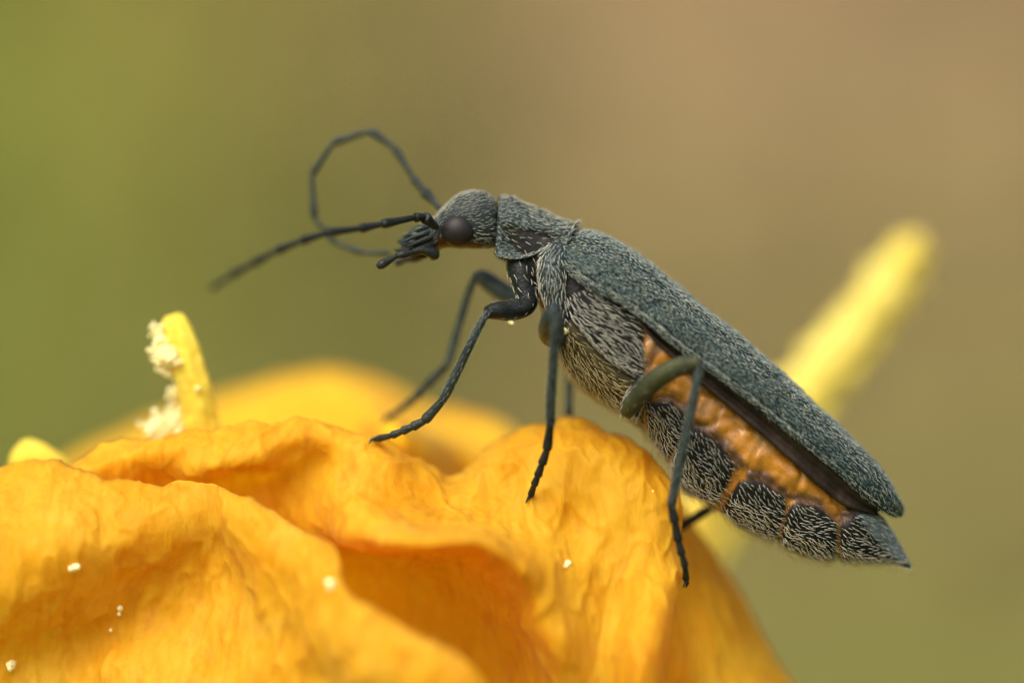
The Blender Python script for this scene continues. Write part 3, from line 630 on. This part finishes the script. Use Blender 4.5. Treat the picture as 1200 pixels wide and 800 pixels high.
# --- legs
def leg(coxa, coxr, femur, femr, tibia, tibr, tarsus, tarr, mats, label, hair=500, hm='grey', cox_hair=0):
    """leg (coxa, trochanter, femur) > tibia, tarsus"""
    t = Tubes()
    tc_ = Tubes()
    if coxa: GC = tc_.add(W(np.array(coxa, float)), coxr, 18, 6)
    GF = t.add(W(np.array(femur, float)), femr, 18, 8)
    lo = link('leg', t.mesh('leg'), mats[0], beetle); lo['label'] = label
    if coxa: link('coxa', tc_.mesh('coxa'), mats[3] if len(mats) > 3 else mats[0], lo)
    t = Tubes(); GT = t.add(W(np.array(tibia, float)), np.array(tibr) * .84, 14, 8); link('tibia', t.mesh('tibia'), mats[1], lo)
    if tarsus:
        t = Tubes(); T = [np.array(q, float) for q in tarsus]; prev = None
        for k in range(len(T) - 1):
            ts = np.array([-.04, .1, .5, .88, 1.0]); P = W(T[k] + (T[k + 1] - T[k]) * ts[:, None])
            r = tarr * (1.0 - .07 * k); t.add(P, np.array([.72, .85, .98, 1.12, .85]) * r, 10, 3)
        d = T[-1] - T[-2]; d /= np.linalg.norm(d[:2]) + 1e-6; px = np.array([-d[1], d[0]])
        for sg in (-1, 1):
            e0 = T[-1]; e1 = e0 + np.array([d[0] * 5 + sg * 1.5, d[1] * 4, sg * .05]); e2 = e1 + np.array([d[0] * 1 - 2.5, 5.5, sg * .02])
            t.add(W(np.array([e0, e1, e2])), [tarr * .5, tarr * .34, tarr * .10], 8, 4)
        link('tarsus', t.mesh('tarsus'), mats[2], lo)
    for Gx, N in ((GT, hair), (GF, hair // 3)):
        r, nn, du, dv, i, j = scatter(Gx, max(N // 6, 10), True); c = Gx.mean(1)[i]; nn[np.sum(nn * (r - c), 1) < 0] *= -1
        setae('setae', lo, M[hm], r, nn, du + RNG.normal(0, .2, (len(r), 3)), RNG.uniform(.05, .09, len(r)), .25, .0048)
    if coxa and cox_hair:
        Gx = GC; r, nn, du, dv, i, j = scatter(Gx, cox_hair, True); c = Gx.mean(1)[i]; nn[np.sum(nn * (r - c), 1) < 0] *= -1
        setae('setae', lo, M['silver'], r, nn, du + dv * (.7 * fnoise(r, 3.5, 2, 3.3))[:, None] + RNG.normal(0, .12, (len(r), 3)), RNG.uniform(.10, .17, len(r)), .14, .0060)
    return lo

dpt = depth_at(446, 522, -.2)
leg([(608,296,-.12),(610,318,-.2),(615,340,-.27),(620,356,-.32)], [.16,.155,.12,.11],
    [(622,352,-.33),(614,360,-.38),(598,364,-.46),(582,364,-.55),(571,366,-.62)], [.10,.115,.118,.105,.075],
    [(572,364,-.62),(560,386,-.62),(542,422,-.58),(526,455,-.52),(517,471,-.48)], [.045,.055,.060,.066,.058],
    [(518,470,-.48),(497,493,-.40),(483,500,-.36),(471,505,-.32),(459,510,-.28),(442,514,dpt - .05)], .055,
    (M['blackleg'], M['leg'], M['leg']), 'fore leg, nearer the viewer, with a bent black thigh', 600, cox_hair=45)
dpt = depth_at(458, 492, 1.8)
leg([(606,300,.12),(610,320,.2),(612,336,.28)], [.15,.14,.11],
    [(613,345,.3),(598,346,.42),(582,337,.5),(567,326,.56),(557,325,.6)], [.10,.11,.115,.10,.07],
    [(558,323,.6),(549,345,.62),(537,385,.66),(527,420,.7),(524,428,.72)], [.05,.055,.058,.062,.058],
    [(525,427,.72),(500,452,.82),(487,466,.88),(476,475,.95),(467,481,1.0),(454,490,min(dpt - .04, 1.25))], .052,
    (M['leg_far'], M['leg_far'], M['leg']), 'fore leg, far side, reaching to the back petal', 120)
dpt = depth_at(624, 578, -.4)
leg([(654,288,-.36),(650,305,-.42),(648,330,-.48),(651,352,-.50),(655,372,-.46),(656,394,-.42)], [.10,.17,.165,.13,.11,.10],
    [(655,396,-.42),(648,392,-.6),(646,384,-.85),(648,372,-1.1),(650,363,-1.22)], [.12,.15,.15,.12,.075],
    [(650,361,-1.22),(651,385,-1.2),(648,430,-1.08),(645,475,-.95),(645,499,-.88)], [.06,.066,.064,.066,.06],
    [(645,497,-.88),(641,527,-.75),(635,544,-.68),(630,558,-.62),(626,568,-.57),(622,580,dpt - .05)], .052,
    (M['pronotum'], M['leg'], M['blackleg']), 'middle leg, nearer the viewer, straight down onto the hump', 600, cox_hair=260)
dpt = depth_at(667, 496, .5)
leg([(650,340,.42),(652,370,.5),(656,392,.5)], [.15,.15,.11],
    [(656,394,.5),(660,392,.8),(664,385,1.0)], [.11,.12,.09],
    [(664,383,1.0),(666,410,.95),(667,450,.85),(667,478,.75)], [.055,.06,.06,.055],
    [(667,476,.75),(667,486,.72),(667,494,.68),(668,502,.66)], .05,
    (M['dark'], M['leg_far'], M['leg']), 'middle leg, far side, half hidden under the belly', 100)
dpt = depth_at(797, 676, -.6)
leg([(756,436,-.55),(750,454,-.58),(742,472,-.60),(738,486,-.60)], [.08,.105,.115,.095],
    [(734,484,-.62),(744,470,-.75),(762,450,-.88),(785,434,-.98),(806,427,-1.05),(820,425,-1.1)], [.08,.105,.118,.116,.102,.066],
    [(820,423,-1.1),(817,445,-1.1),(807,495,-1.05),(795,550,-1.0),(787,591,-.95)], [.055,.06,.062,.066,.06],
    [(786,589,-.95),(791,612,-.92),(795,634,-.88),(799,650,-.84),(803,664,-.8),(804,679,dpt - .06)], .052,
    (M['femur'], M['leg'], M['blackleg'], M['dark']), 'hind leg, nearer the viewer, with an olive thigh', 900, cox_hair=60)
leg([(750,436,.5),(742,460,.55),(738,478,.55)], [.13,.13,.11],
    [(738,480,.50),(770,505,.55),(812,548,.55),(852,580,.55)], [.09,.12,.12,.075],
    [(854,581,.55),(838,591,.55),(815,606,.55),(780,628,.55)], [.06,.068,.068,.06], [(782,627,.55),(765,640,.5),(750,650,.45)], .05,
    (M['blackleg'], M['blackleg'], M['blackleg']), 'hind leg, far side, black shin crossing behind the petal', 100)

# ------------------------------------------------------------------ loose pollen crumbs
def crumb(pos, size, label, group=None, seed=0):
    r = np.random.default_rng(seed); V, F = [], []; c = np.zeros(3); k = 0
    for q in range(5):
        v, f = crumb_cloud(c, 1, 0, size * .75, seed * 7 + q); V.append(v); F += [tuple(t + k for t in g) for g in f]; k += 12
        st = r.normal(0, 1, 3); c = (c if q % 2 else np.zeros(3)) + st / np.linalg.norm(st) * size * .6
    me = tri_mesh('pollen_crumb', np.concatenate(V), F)
    o = link('pollen_crumb', me, M['pollen'], None, False); o.location = pos; o['label'] = label; o['category'] = 'pollen'
    if group: o['group'] = group
for k, (px, py, s, lab) in enumerate([
    (88,664,.075,'largest white pollen crumb, on the swollen part of the front left petal'),
    (141,715,.065,'white pollen crumb in the petal valley, just above a tiny speck'),
    (130,738,.030,'tiny pale pollen speck just below a crumb in the petal valley'),
    (11,778,.065,'white pollen crumb low down in the shaded fold of the front left petal'),
    (389,683,.065,'white pollen crumb at the falling petal edge beside the deep orange hollow'),
    (665,661,.045,'small white pollen crumb on the orange hump below the middle leg'),
    (765,575,.018,'minute white speck on the hump beside the shin of the hind leg')]):
    h, nn = petal_at(px, py)
    if h is not None: crumb(h + Vector((0, -s * .3, 0)), s, lab, 'pollen crumbs on the petals', k + 3)
crumb(W(np.array([660, 390, -.72])), .045, 'cream pollen crumb stuck beside the middle leg', None, 31)
crumb(W(np.array([597, 376, -.5])), .045, 'cream pollen crumb hanging under the bent black thigh', None, 32)
